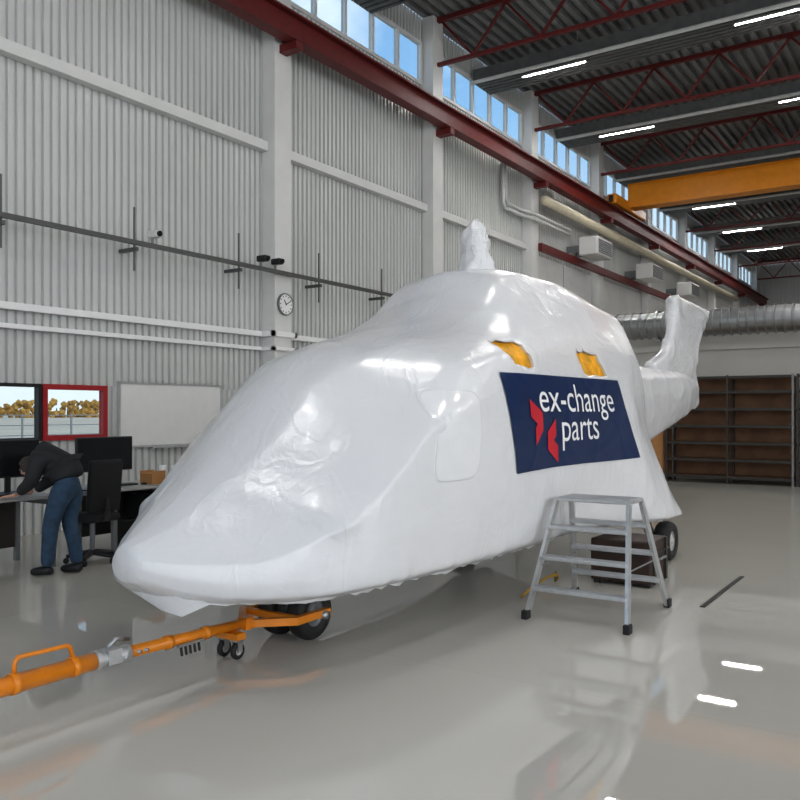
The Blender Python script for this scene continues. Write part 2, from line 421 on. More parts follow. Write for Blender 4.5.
# ------------------------------------------------------------ roof steel
ords = ['nearest','second','third','fourth','fifth','sixth','seventh','farthest']
for i, y in enumerate(YC[2:]):
    t = thing('roof_truss', (0,y,9.4), '%s red steel roof truss spanning across the hall' % ords[i], 'truss', 'red roof trusses')
    bm = nb(); box(bm, -9.7,14, y-.045,y+.045, 9.39,9.465); obj('bottom_chord', bm, 'redsteel', t)
    bm = nb(); box(bm, -9.7,14, y-.055,y+.055, 10.38,10.48); obj('top_chord', bm, 'redsteel', t)
    bm = nb(); x = -9.6; up = True
    while x < 13.4:
        bar(bm, (x,y,10.39 if up else 9.45), (x+.8,y,9.45 if up else 10.39), .05); x += .8; up = not up
    objs('web_member', bm, 'redsteel', t)
for i, y in enumerate([13.3+5.2*k for k in range(7)]):
    t = thing('roof_beam', (0,y,9.5), '%s ribbed grey roof beam with a pale pipe beneath' % (ords[i]), 'beam', 'ribbed grey roof beams')
    bm = nb(); pr = [(-.45,10.05),(-.45,9.72)]
    for k in range(5): pr += [(-.45+k*.17+.09,9.72),(-.45+k*.17+.09,9.86),(-.45+k*.17+.15,9.86),(-.45+k*.17+.15,9.72)]
    pr += [(.45,9.72),(.45,10.05)]
    A = [bm.verts.new((-9.9,y+a,z)) for a,z in pr]; B = [bm.verts.new((14,y+a,z)) for a,z in pr]; nn = len(pr)
    for q in range(nn): bm.faces.new((A[q],A[(q+1)%nn],B[(q+1)%nn],B[q]))
    bm.faces.new(A); bm.faces.new(B)
    obj('beam_body', bm, 'beam', t)
    bm = nb(); tube(bm, [(-9.9,y-.52,9.70),(14,y-.52,9.70)], .05, 8); obj('pipe', bm, 'pipe', t)
# lamps
for rx, X in enumerate((-7.8,-3.0,2.0,7.0)):
    for k in range(9 if rx < 2 else 5):
        if k == 5 or (rx == 0 and k < 3): continue
        y = 2.6+5.17*k; q = k-3 if k < 5 else k-4
        if rx == 0 and 3 <= k: lab = '%s strip lamp from camera in the row nearest the high windows' % names[q]; g = 'strip lamps under the roof'
        elif rx == 1 and 3 <= k < 5: lab = 'strip lamp at top right, %s from camera in the second row' % names[q]; g = 'strip lamps under the roof'
        elif rx == 1 and k >= 5: lab = 'strip lamp far down the hall, %s in the second row' % names[q]; g = 'strip lamps under the roof'
        else: lab = 'unseen slim white strip lamp added to light the near part of the hall'; g = 'unseen strip lamps added over the near hall'  # out-of-view lamps extending the rows, put in for lighting
        t = thing('strip_lamp', (X,y,9.55), lab, 'lamp', g)
        bm = nb(); box(bm, X-.8,X+.8, y-.03,y+.03, 9.6,9.64); obj('housing', bm, 'greymetal', t)
        bm = nb(); box(bm, X-.78,X+.78, y-.021,y+.021, 9.595,9.6); obj('diffuser', bm, 'lamp', t)
        bm = nb(); tube(bm, [(X-.6,y,9.64),(X-.6,y,ZC)], .01, 6); tube(bm, [(X+.6,y,9.64),(X+.6,y,ZC)], .01, 6); objs('hanger', bm, 'greymetal', t)
# overhead crane
Y = 28.3
t = thing('bridge_crane', (0,Y,8.45), 'orange overhead bridge crane spanning the hall under the roof', 'crane')
bm = nb(); pr = [(-.28,8.60),(.28,8.60),(.28,8.64),(.22,8.64),(.22,9.38),(.28,9.38),(.28,9.42),(-.28,9.42),(-.28,9.38),(-.22,9.38),(-.22,8.64),(-.28,8.64)]
A = [bm.verts.new((-9.35,Y+a,z)) for a,z in pr]; B = [bm.verts.new((13,Y+a,z)) for a,z in pr]
for q in range(12): bm.faces.new((A[q],A[(q+1)%12],B[(q+1)%12],B[q]))
bm.faces.new(A); bm.faces.new(B); obj('girder', bm, 'crane', t)
bm = nb(); bbox(bm, -9.6,-9.28, Y-1.6,Y+1.6, 8.5,8.82, .03); obj('end_carriage', bm, 'crane', t)
for dy in (-1.3,1.3):
    bm = nb(); lathe(bm, [(0,-.05),(.1,-.05),(.1,.05),(0,.05)], T(-9.45,Y+dy,8.55)@RY(PI/2), 16); obj('wheel', bm, 'steel', t)
for dy in (-1.7,1.6):
    bm = nb(); box(bm, -9.5,-9.38, Y+dy,Y+dy+.1, 8.55,8.75); obj('buffer', bm, 'black', t)

# ------------------------------------------------------------ far end
t = thing('ventilation_duct', (0,20.2,3.28), 'round galvanised ventilation duct along the top of the partition', 'duct')
prof = []; x = -7.3
while x < 14:
    prof += [(.305,x),(.305,x+.13),(.335,x+.15),(.335,x+.17)]; x += .19
prof = [(0,-7.3)]+prof+[(0,x)]
bm = nb(); lathe(bm, prof, T(0,20.2,3.70)@RY(PI/2), 40); obj('pipe_run', bm, 'duct', t)
for x in (-6,-2,2,6,10):
    bm = nb(); lathe(bm, [(.337,x),(.35,x),(.35,x+.06),(.337,x+.06)], T(0,20.2,3.70)@RY(PI/2), 28); b = obj('band', bm, 'steel', t)
    bm = nb(); box(bm, x,x+.06,20.2,20.7,3.31,3.35); obj('bracket', bm, 'steel', b)

def rack(x0, x1, lab, bays=2):
    t = thing('shelving_rack', ((x0+x1)/2,19.75,0), lab, 'shelves')
    wd = (x1-x0)/bays
    for i in range(bays+1):
        for yy in (19.42,20.06):
            bm = nb(); x = x0+i*wd; box(bm, x-.022,x+.022, yy-.03,yy+.03, 0,2.42); obj('post', bm, 'greymetal' if i == bays else 'darkmetal', t)
    for z in (.12,.50,.88,1.26,1.64,2.02,2.35):
        bm = nb(); box(bm, x0+.03,x1-.03, 19.4,20.08, z,z+.045); s = obj('shelf', bm, 'wood', t)
        bm = nb(); box(bm, x0+.03,x1-.03, 19.38,19.4, z-.01,z+.05); obj('front_rail', bm, 'darkmetal', s)
    bm = nb(); box(bm, x0,x1, 20.1,20.13, .05,2.4); obj('back_panel', bm, 'wood2', t)
rack(-5.55,-2.88,'dark wooden storage rack left of the grey end post')
rack(-2.78,-.1,'dark wooden storage rack at the right photo edge')
t = thing('wooden_cupboard', (-6.1,19.8,0), 'small brown wooden cupboard behind the helicopter tail, left of the rack', 'cupboard')
bm = nb(); bbox(bm, -6.5,-5.62,19.5,20.1,0,1.2,.015); obj('body', bm, 'wood2', t)
bm = nb(); bbox(bm, -6.46,-6.12,19.475,19.5,.08,1.15,.005); d = obj('door', bm, 'card', t); bm = nb(); box(bm, -6.16,-6.14,19.45,19.475,.5,.62); obj('handle', bm, 'steel', d)
bm = nb(); bbox(bm, -6.1,-5.66,19.475,19.5,.08,1.15,.005); d = obj('door', bm, 'card', t); bm = nb(); box(bm, -6.08,-6.06,19.45,19.475,.5,.62); obj('handle', bm, 'steel', d)

# ------------------------------------------------------------ helicopter
HX, HY = -3.87, 4.51
SEC = [
(-1.50,[(0,.655),(.05,.66),(.09,.685),(.11,.73),(.10,.775),(.07,.815),(.04,.84),(0,.85)]),
(-1.30,[(0,.535),(.20,.54),(.33,.585),(.37,.655),(.345,.745),(.26,.85),(.14,.935),(0,.96)]),
(-1.10,[(0,.49),(.38,.495),(.54,.545),(.58,.625),(.55,.745),(.40,.92),(.20,1.06),(0,1.11)]),
(-.80,[(0,.455),(.53,.465),(.77,.535),(.81,.65),(.79,.85),(.56,1.06),(.28,1.27),(0,1.345)]),
(-.50,[(0,.44),(.62,.46),(.91,.55),(.95,.73),(.95,1.02),(.64,1.28),(.32,1.53),(0,1.605)]),
(-.25,[(0,.44),(.66,.46),(.98,.56),(1.01,.85),(1.01,1.21),(.70,1.46),(.36,1.74),(0,1.84)]),
(.10,[(0,.44),(.70,.45),(1.02,.57),(1.06,1.0),(1.05,1.48),(.80,1.67),(.44,1.95),(0,2.04)]),
(.60,[(0,.43),(.72,.45),(1.05,.57),(1.10,1.05),(1.07,1.62),(.90,1.92),(.50,2.11),(0,2.17)]),
(1.20,[(0,.43),(.76,.45),(1.06,.57),(1.12,1.08),(1.09,1.66),(.97,2.06),(.55,2.27),(0,2.33)]),
(1.70,[(0,.43),(.76,.45),(1.07,.57),(1.12,1.08),(1.10,1.68),(.97,2.13),(.57,2.48),(0,2.60)]),
(2.10,[(0,.43),(.76,.45),(1.08,.57),(1.13,1.08),(1.10,1.70),(.95,2.18),(.54,2.78),(0,2.90)]),
(2.60,[(0,.43),(.77,.45),(1.10,.57),(1.14,1.05),(1.10,1.70),(.94,2.22),(.56,2.87),(0,2.97)]),
(3.30,[(0,.43),(.82,.45),(1.18,.55),(1.19,.96),(1.10,1.68),(.94,2.24),(.58,2.86),(0,2.97)]),
(4.00,[(0,.43),(.90,.45),(1.30,.51),(1.28,.86),(1.10,1.58),(.94,2.22),(.59,2.79),(0,2.92)]),
(4.50,[(0,.46),(.92,.46),(1.34,.47),(1.28,.82),(1.05,1.46),(.92,2.16),(.59,2.73),(0,2.88)]),
(4.85,[(0,.50),(.90,.48),(1.34,.46),(1.21,.78),(.98,1.40),(.88,2.12),(.58,2.70),(0,2.85)]),
(5.10,[(0,.60),(.80,.52),(1.29,.45),(1.10,.76),(.90,1.38),(.82,2.08),(.56,2.66),(0,2.82)]),
(5.28,[(0,.80),(.64,.68),(1.16,.50),(.97,.84),(.83,1.40),(.77,2.04),(.54,2.60),(0,2.77)]),
(5.45,[(0,.98),(.48,.98),(.76,.98),(.79,1.22),(.75,1.60),(.70,2.02),(.50,2.48),(0,2.66)]),
(5.70,[(0,1.02),(.40,1.03),(.60,1.11),(.66,1.38),(.64,1.72),(.57,2.03),(.42,2.34),(0,2.48)]),
(6.10,[(0,1.05),(.31,1.07),(.47,1.16),(.52,1.45),(.50,1.8),(.42,2.06),(.25,2.22),(0,2.28)]),
(8.00,[(0,1.27),(.20,1.29),(.33,1.39),(.37,1.61),(.35,1.88),(.29,2.10),(.17,2.22),(0,2.27)]),
(9.50,[(0,1.50),(.13,1.52),(.21,1.59),(.25,1.77),(.24,1.98),(.20,2.14),(.12,2.24),(0,2.28)]),
(10.4,[(0,1.66),(.06,1.67),(.11,1.72),(.13,1.84),(.13,2.0),(.11,2.1),(.07,2.19),(0,2.23)]),
]
def pchip(xs, ys):
    n = len(xs); h = [xs[i+1]-xs[i] for i in range(n-1)]; d = [(ys[i+1]-ys[i])/h[i] for i in range(n-1)]
    m = [0]*n; m[0] = d[0]; m[-1] = d[-1]
    for i in range(1,n-1):
        if d[i-1]*d[i] > 0:
            w1 = 2*h[i]+h[i-1]; w2 = h[i]+2*h[i-1]; m[i] = (w1+w2)/(w1/d[i-1]+w2/d[i])
    def f(x):
        x = min(max(x,xs[0]),xs[-1]); i = 0
        while i < n-2 and x > xs[i+1]: i += 1
        t = (x-xs[i])/h[i]
        return (ys[i]*(1+2*t)*(1-t)**2+h[i]*m[i]*t*(1-t)**2+ys[i+1]*t*t*(3-2*t)+h[i]*m[i+1]*t*t*(t-1))
    return f
US = [s[0] for s in SEC]
FV = [pchip(US,[s[1][j][0] for s in SEC]) for j in range(8)]
FZ = [pchip(US,[s[1][j][1] for s in SEC]) for j in range(8)]
SUB = 8
def ring(u):
    s4 = max(0,min(1,(u-.0)/.7)); s4 = s4*s4*(3-2*s4)
    KT = [1,.6,.5,.75,.15+.75*s4,.45+.4*s4,.4,1]
    c = [(FV[j](u),FZ[j](u)) for j in range(8)]
    full = c+[(-v,z) for v,z in c[6:0:-1]]; kk = KT+KT[6:0:-1]
    n = len(full); out = []
    for i in range(n):
        p0,p1,p2,p3 = full[i-1],full[i],full[(i+1)%n],full[(i+2)%n]; k1, k2 = kk[i], kk[(i+1)%n]
        for k in range(SUB):
            t = k/SUB; q = []
            for a in (0,1):
                m1 = .5*(p2[a]-p0[a])*k1; m2 = .5*(p3[a]-p1[a])*k2
                q.append((2*t**3-3*t*t+1)*p1[a]+(t**3-2*t*t+t)*m1+(-2*t**3+3*t*t)*p2[a]+(t**3-t*t)*m2)
            out.append(tuple(q))
    return out
def disp(u, v, z):
    p = Vector((u,v,z))
    d = .011*noise.noise(p*1.2)+.003*noise.noise(p*3.4+Vector((5,2,1)))
    r = 1-abs(noise.noise(Vector((u*.7+z*.8, v*1.3+3, z*1.6-u*.5))))
    d += .05*max(0,r-.83)
    r = 1-abs(noise.noise(Vector((u*1.3-z*1.2+9, v*1.8, z*2.0+u*.7))))
    d += .032*max(0,r-.86)
    low = max(0,1-abs(z-.58)/.26)*max(0,min(1,(1.6-u)/1.2))     # small gathers along the lower nose edge
    d += low*.013*(noise.noise(Vector((u*9+z*2,v*9,z*2)))+.5*noise.noise(Vector((u*17,v*17,z*4))))
    d += .06*math.exp(-((u+.66)**2/.010+(z-.96)**2/.005))
    if 1.0 < u < 4.0 and 1.05 < z < 2.0 and v > .8: d *= 1-.55*min(1,(u-1.0)/.15,(4.0-u)/.15,(z-1.05)/.08,(2.0-z)/.08)   # film held flatter under the banner
    return d
def place(u, v, z, e=0):
    zm = (FZ[0](u)+FZ[7](u))/2
    dr = Vector((v, (z-zm)*.8)); 
    if dr.length > 1e-4: dr.normalize()
    sc = min(1, max(.15,(u+1.6)/.4))
    d = disp(u,v,z)*sc+e
    return Vector((HX+v+dr.x*d, HY+u, z+dr.y*d))
def side(u, z):
    r = ring(u)[:7*SUB+1]
    for a, b in zip(r[2*SUB:], r[2*SUB+1:]):
        if (a[1]-z)*(b[1]-z) <= 0 and a[1] != b[1]:
            t = (z-a[1])/(b[1]-a[1]); return a[0]+t*(b[0]-a[0])
    return 0
def onskin(u, z, e): return place(u, side(u,z), z, e)

heli = thing('helicopter', (HX,HY,0), 'helicopter shrink-wrapped in white plastic with a navy banner on its side', 'helicopter')
bm = nb(); rings = []
nu = 300
for i in range(nu+1):
    t = i/nu; u = -1.50+(10.4+1.50)*t
    rings.append([bm.verts.new(place(u,v,z)) for v,z in ring(u)])
for A,B in zip(rings,rings[1:]):
    n = len(A)
    for k in range(n): bm.faces.new((A[k],A[(k+1)%n],B[(k+1)%n],B[k]))
bm.faces.new(rings[0]); bm.faces.new(rings[-1])
fus = obj('fuselage_wrap', bm, 'wrap', heli, True)

# two window openings really cut into the film, yellow padding showing inside
OPEN = [[(1.23,2.14),(1.32,2.165),(1.40,2.15),(1.52,2.16),(1.60,2.135),(1.62,2.08),(1.65,2.06),(1.67,1.965),(1.58,1.945),(1.50,1.96),(1.34,1.975),(1.30,2.03),(1.26,2.06)],
        [(2.72,2.12),(2.78,2.17),(2.86,2.15),(2.95,2.175),(3.10,2.15),(3.26,2.155),(3.28,2.09),(3.32,2.05),(3.37,1.955),(3.22,1.94),(3.05,1.95),(2.90,1.935),(2.78,1.955),(2.76,2.04)]]
def prism(poly, x0, x1):
    b = nb(); A = [b.verts.new((x0,HY+u,z)) for u,z in poly]; B = [b.verts.new((x1,HY+u,z)) for u,z in poly]; n = len(poly)
    for i in range(n): b.faces.new((A[i],A[(i+1)%n],B[(i+1)%n],B[i]))
    b.faces.new(A); b.faces.new(B); return b
XI = HX+.84
for poly in OPEN:
    cut = obj('cutter', prism(poly, XI, HX+1.4), 'wrap')
    md = fus.modifiers.new('cut','BOOLEAN'); md.operation = 'DIFFERENCE'; md.solver = 'EXACT'; md.object = cut
    bpy.context.view_layer.update()
    me2 = bpy.data.meshes.new_from_object(fus.evaluated_get(bpy.context.evaluated_depsgraph_get()))
    fus.modifiers.clear()
    if len(me2.polygons) > 10000: fus.data = me2
    bpy.data.objects.remove(cut)
for poly in OPEN:
    cu_, cz_ = sum(p[0] for p in poly)/len(poly), sum(p[1] for p in poly)/len(poly)
    b = nb()
    for i in range(len(poly)):
        a, c = poly[i], poly[(i+1)%len(poly)]
        for k in range(5):
            q = []
            for (pp,s) in ((a,k/5),(c,k/5),(c,(k+1)/5),(a,(k+1)/5)):
                s = min(s,.97); sc_ = 1.02*(1-s)
                u = cu_+(pp[0]-cu_)*sc_; z = cz_+(pp[1]-cz_)*sc_
                q.append(b.verts.new(onskin(u, z, -.022+.008*noise.noise(Vector((u*9,z*16,1))))))
            b.faces.new(q)
    bmesh.ops.remove_doubles(b, verts=b.verts, dist=.0008)
    op = obj('window_opening', b, 'foil', heli)

def loft(bm, secs, cap=True):
    R = [[bm.verts.new(p) for p in s] for s in secs]; n = len(R[0])
    for A,B in zip(R,R[1:]):
        for k in range(n): bm.faces.new((A[k],A[(k+1)%n],B[(k+1)%n],B[k]))
    if cap: bm.faces.new(R[0]); bm.faces.new(R[-1])
# ragged hem of loose plastic round the lower edge with a pointed flap at the nose tip
path = []
us = [5.2-.06*i for i in range(110)]
for u in us:
    r = ring(u); v,z = r[int(1.5*SUB)] if u < 3.2 else r[int((1.5+.4*min(1,(u-3.2)/1))*SUB)]; path.append(place(u,v*.985,z)+Vector((0,0,.012)))
i0 = len(path)
path.append(Vector((HX+.10,HY-1.37,.60))); path.append(Vector((HX-.10,HY-1.37,.60)))
for u in us[::-1]:
    r = ring(u); v,z = r[int(1.5*SUB)] if u < 3.2 else r[int((1.5+.4*min(1,(u-3.2)/1))*SUB)]; path.append(place(u,-v*.985,z)+Vector((0,0,.012)))
bm = nb(); g = []
for i,p in enumerate(path):
    u = p.y-HY
    cc = Vector((HX,max(HY-.2,p.y),0)) if u > -.2 else Vector((HX,HY-.2,0))
    ln = .040+.03*noise.noise(Vector((i*.45,0,0)))+.03*noise.noise(Vector((i*1.3,4,0)))
    ln += .13*math.exp(-((i-i0+.6)/1.3)**2)
    fade = min(1, (i+1)/3, (len(path)-i)/3); ln *= fade
    inn = (cc-p); inn.z = 0; inn.normalize()
    row = []
    for k in range(5):
        s = k/4; row.append(bm.verts.new(p+inn*(.05*s+.02*noise.noise(Vector((i*.5,k*.8,7)))*s)+Vector((0,0,-ln*s))))
    g.append(row)
for A,B in zip(g,g[1:]):
    for k in range(4): bm.faces.new((A[k],A[k+1],B[k+1],B[k]))
obj('plastic_hem', bm, 'wrap', heli, True)

# fin
FN = [(1.65,9.4,10.62,.06),(1.78,9.0,10.76,.095),(2.05,8.3,10.64,.12),(2.28,8.1,10.54,.12),(2.60,8.9,10.72,.105),(2.95,9.22,11.02,.095),(3.22,9.28,11.34,.095),(3.42,9.24,11.54,.09),(3.50,9.40,11.40,.06)]
ff = [pchip([s[0] for s in FN],[s[j] for s in FN]) for j in range(1,4)]
secs = []
for i in range(60):
    z = 1.65+1.85*i/59; a0,a1,th = [f(z) for f in ff]; s = []
    cu, ru = (a0+a1)/2,(a1-a0)/2
    top = max(0,min(1,(z-3.0)/.4))
    for k in range(56):
        a = 2*PI*k/56; ca,sa = math.cos(a),math.sin(a)
        u = cu+ru*math.copysign(abs(ca)**.4,ca); v = th*math.copysign(abs(sa)**.35,sa)
        d = .02*noise.noise(Vector((u*2.2,v*3,z*2.4)))+.035*top*noise.noise(Vector((u*4,v*8,z*7)))
        d += .09*max(0,1-abs(noise.noise(Vector((u*1.5+z*1.2,v*2+4,z*2.2-u))))-.82)
        s.append((HX+v+d*(1 if sa > 0 else -1), HY+u+d*ca*1.5, z-.03*(u-cu)*max(0,z-2.9)+.03*top*noise.noise(Vector((u*3,v*6,5)))))
    secs.append(s)
bm = nb(); loft(bm, secs); obj('tail_fin_wrap', bm, 'wrapfine', heli, True)

# rotor mast
secs = []
for z, r in ((2.85,.20),(2.98,.165),(3.05,.15),(3.10,.142),(3.15,.132),(3.20,.138),(3.25,.14),(3.29,.128),(3.33,.12),(3.37,.10),(3.40,.085),(3.45,.05),(3.47,.015)):
    s = []
    for k in range(36):
        a = 2*PI*k/36; rr_ = r*(1+.24*noise.noise(Vector((math.cos(a)*2.4,math.sin(a)*2.4,z*9)))+.12*noise.noise(Vector((math.cos(a)*5,math.sin(a)*5,z*22))))
        s.append((HX+rr_*math.cos(a), HY+2.6+rr_*math.sin(a), z+.02*noise.noise(Vector((a,z*5,0)))))
    secs.append(s)
bm = nb(); loft(bm, secs); obj('rotor_mast_wrap', bm, 'wrapfine', heli, True)

# banner
def sheet(f, nu, nz):
    bm = nb(); g = [[bm.verts.new(f(i/nu,j/nz)) for j in range(nz+1)] for i in range(nu+1)]
    for i in range(nu):
        for j in range(nz): bm.faces.new((g[i][j],g[i+1][j],g[i+1][j+1],g[i][j+1]))
    return bm
def bf(s,t):
    u0 = 1.18-.13*t; u1 = 3.82-.18*t
    zb = 1.135+.01*math.sin(s*5)+.02*s; zt = 1.895+.02*s
    return onskin(u0+(u1-u0)*s, zb+(zt-zb)*t, .011)
ban = obj('banner', sheet(bf,120,40), 'navy', heli, True)
def text_bm(body, offs=0.0):
    cu = bpy.data.curves.new('t','FONT'); cu.body = body; cu.resolution_u = 5; cu.offset = offs
    ob = bpy.data.objects.new('t',cu); C.objects.link(ob)
    bpy.context.view_layer.update()
    me = bpy.data.meshes.new_from_object(ob.evaluated_get(bpy.context.evaluated_depsgraph_get()))
    bpy.data.objects.remove(ob); b = nb(); b.from_mesh(me); bpy.data.meshes.remove(me); return b
def lettering(name, body, u0, z0, s, offs):
    b = text_bm(body, offs)
    xs = [v.co.x for v in b.verts]; x0, x1 = min(xs), max(xs)
    if s is None: s = 1.72/(x1-x0)
    x = x0+.08
    while x < x1:
        bmesh.ops.bisect_plane(b, geom=b.verts[:]+b.edges[:]+b.faces[:], plane_co=(x,0,0), plane_no=(1,0,0)); x += .08
    y = -.3
    while y < .9:
        bmesh.ops.bisect_plane(b, geom=b.verts[:]+b.edges[:]+b.faces[:], plane_co=(0,y,0), plane_no=(0,1,0)); y += .08
    for v in b.verts: v.co = onskin(u0+(v.co.x-x0)*s, z0+v.co.y*s*.80, .0155)
    obj(name, b, 'white', ban); return s
sc = lettering('lettering', 'ex-change', 1.62, 1.605, None, .001)
lettering('lettering', 'parts', 2.02, 1.36, sc, .001)
def poly_on_skin(bm, pts, e=.0165, n=10, m=5):
    g = []
    for i in range(n+1):
        row = []
        for j in range(m+1):
            s, t = i/n, j/m
            a = [pts[0][k]+(pts[1][k]-pts[0][k])*s for k in (0,1)]; b = [pts[3][k]+(pts[2][k]-pts[3][k])*s for k in (0,1)]
            row.append(bm.verts.new(onskin(a[0]+(b[0]-a[0])*t, a[1]+(b[1]-a[1])*t, e)))
        g.append(row)
    for i in range(n):
        for j in range(m): bm.faces.new((g[i][j],g[i+1][j],g[i+1][j+1],g[i][j+1]))
# left chevron sits higher, right chevron lower
bm = nb()
poly_on_skin(bm, [(1.44,1.70),(1.655,1.595),(1.655,1.455),(1.44,1.56)]); poly_on_skin(bm, [(1.655,1.595),(1.51,1.475),(1.51,1.335),(1.655,1.455)])
bmesh.ops.remove_doubles(bm, verts=bm.verts, dist=.0005); obj('logo_chevron', bm, 'redprint', ban)
bm = nb()
poly_on_skin(bm, [(1.90,1.545),(1.735,1.44),(1.735,1.30),(1.90,1.405)]); poly_on_skin(bm, [(1.735,1.44),(1.93,1.325),(1.93,1.185),(1.735,1.30)])
bmesh.ops.remove_doubles(bm, verts=bm.verts, dist=.0005); obj('logo_chevron', bm, 'redprint', ban)

# cockpit door window under the film: pane with a slight rim
def rr(a, k):
    ca, sa = math.cos(a), math.sin(a); e = .34
    x = .5*math.copysign(abs(ca)**e,ca)*k; y = .5*math.copysign(abs(sa)**e,sa)*k
    return (.40+.12*y+.52*x, 1.45+.60*y)
bm = nb(); g = []
for i in range(96):
    a = 2*PI*i/96; row = []
    for k,e in ((1.05,.001),(1.03,.007),(1.01,.007),(.98,.003)):
        uz = rr(a,k); row.append(bm.verts.new(onskin(uz[0],uz[1],e)))
    g.append(row)
for i in range(96):
    A,B = g[i],g[(i+1)%96]
    for k in range(3): bm.faces.new((A[k],A[k+1],B[k+1],B[k]))
obj('door_window_rim', bm, 'wrap', heli, True)
bm = nb(); g = []
for i in range(96):
    a = 2*PI*i/96; g.append([bm.verts.new(onskin(*rr(a,k),.005)) for k in (.985,.8,.6,.4,.2,.02)])
for i in range(96):
    A,B = g[i],g[(i+1)%96]
    for k in range(5): bm.faces.new((A[k],A[k+1],B[k+1],B[k]))
bm.faces.new([r[-1] for r in g])
obj('door_window', bm, 'patch', heli, True)

# wheels
def wheel(par, x, y, z, r, wd, hubm='hub'):
    bm = nb(); mt = T(x,y,z)@RY(PI/2); h = wd/2
    lathe(bm, [(r*.5,-h*.8),(r*.62,-h*.95),(r*.85,-h),(r*.96,-h*.7),(r,-h*.3),(r,h*.3),(r*.96,h*.7),(r*.85,h),(r*.62,h*.95),(r*.5,h*.8)], mt, 36)
    wv = obj('wheel', bm, 'rubber', par, True)
    bm = nb(); lathe(bm, [(0,-h*.5),(r*.2,-h*.7),(r*.5,-h*.6),(r*.52,-h*.8),(r*.52,h*.8),(r*.5,h*.6),(r*.2,h*.7),(r*.12,h*1.0),(0,h*1.0)], mt, 24)
    obj('wheel_hub', bm, hubm, wv, True)
NX = HX-.05
wheel(heli, NX-.135,HY,.19,.19,.14,'greymetal'); wheel(heli, NX+.135,HY,.19,.19,.14,'greymetal')
bm = nb(); tube(bm, [(NX-.2,HY,.19),(NX+.2,HY,.19)], .028, 12); obj('axle', bm, 'steel', heli, True)
bm = nb(); tube(bm, [(NX,HY,.17),(NX,HY+.03,.50)], .05, 14); ns = obj('nose_strut', bm, 'alu', heli, True)
bm = nb(); tube(bm, [(NX,HY-.02,.24),(NX,HY-.14,.32),(NX,HY-.05,.45)], .022, 8); obj('torque_link', bm, 'alu', ns, True)
for s in (1,-1):
    wheel(heli, HX+s*1.27,HY+4.55,.21,.21,.17)
    bm = nb(); tube(bm, [(HX+s*1.14,HY+4.55,.21),(HX+s*1.34,HY+4.55,.21)], .035, 12); tube(bm, [(HX+s*1.12,HY+4.55,.2),(HX+s*1.06,HY+4.35,.6)], .05, 12)
    obj('main_strut', bm, 'steel', heli, True)

# ------------------------------------------------------------ tow bar
TX = NX
t = thing('tow_bar', (TX,3.0,0), 'orange steel tow bar attached to the helicopter nose wheels', 'tow bar')
bm = nb(); tube(bm, [(TX,1.2,.24),(TX,2.85,.235)], .048, 20); obj('main_tube', bm, 'orange', t, True)
bm = nb(); tube(bm, [(TX,3.05,.23),(TX,4.02,.20)], .034, 18); obj('front_tube', bm, 'orange', t, True)
bm = nb(); tube(bm, [(TX,2.84,.235),(TX,2.87,.235),(TX,2.871,.235),(TX,3.03,.232),(TX,3.031,.23),(TX,3.07,.23)], [.056,.056,.040,.040,.048,.048], 18); cl_ = obj('clamp', bm, 'alu', t)
bm = nb(); box(bm, TX-.038,TX+.046,2.91,3.0,.20,.28); obj('clamp_block', bm, 'alu', cl_)
bm = nb(); tube(bm, [(TX,2.38,.27),(TX,2.385,.345),(TX,2.405,.365),(TX,2.68,.36),(TX,2.70,.345),(TX,2.72,.27)], .012, 10); obj('carry_handle', bm, 'orange', t, True)
bm = nb(); tube(bm, [(TX-.02,2.95,.28),(TX-.02,3.0,.32),(TX-.02,3.09,.30)], .013, 8); obj('release_lever', bm, 'steel', t, True)
for y in (2.38,2.72,3.36,3.66):
    bm = nb(); zz = .238 if y < 3 else .23-.031*(y-3.05); tube(bm, [(TX,y-.02,zz),(TX,y+.02,zz)], .055 if y < 3 else .042, 20); obj('collar', bm, 'orange', t, True)
for y in (3.12,3.17):
    bm = nb(); tube(bm, [(TX-.05,y,.228),(TX+.05,y,.228)], .011, 8); obj('bolt', bm, 'steel', t, True)
bm = nb()
tube(bm, [(TX,3.98,.20),(TX,4.06,.20)], .055, 4, square=True)
for s in (1,-1):
    x = NX+s*.25
    tube(bm, [(TX,4.02,.2),(TX+s*.06,4.05,.2),(x,4.24,.2),(x,4.58,.2)], .034, 4, square=True)
tube(bm, [(NX-.25,4.27,.2),(NX+.25,4.27,.2)], .03, 4, square=True)
obj('fork', bm, 'orange', t)
for s in (1,-1):
    bm = nb(); tube(bm, [(NX+s*.222,HY,.19),(NX+s*.30,HY,.19)], .03, 12); obj('axle_pin', bm, 'steel', t, True)
bm = nb(); box(bm, TX+.03,TX+.055,3.40,3.6,.185,.20); rk = obj('pin_rack', bm, 'steel', t)
bm = nb()
for k in range(5): tube(bm, [(TX+.045,3.42+k*.035,.19),(TX+.045,3.43+k*.035,.13)], .009, 6)
objs('shear_pin', bm, 'darkmetal', rk)
for s in (1,-1):
    x = TX+s*.06
    wheel(t, x,3.88,.055,.055,.035)
    bm = nb(); box(bm, x-.028,x+.028,3.85,3.91,.115,.13); box(bm, x-.028,x-.022,3.86,3.9,.05,.12); box(bm, x+.022,x+.028,3.86,3.9,.05,.12); obj('caster_fork', bm, 'steel', t)
bm = nb(); box(bm, TX-.095,TX+.095,3.84,3.92,.13,.17); obj('caster_bracket', bm, 'orange', t)

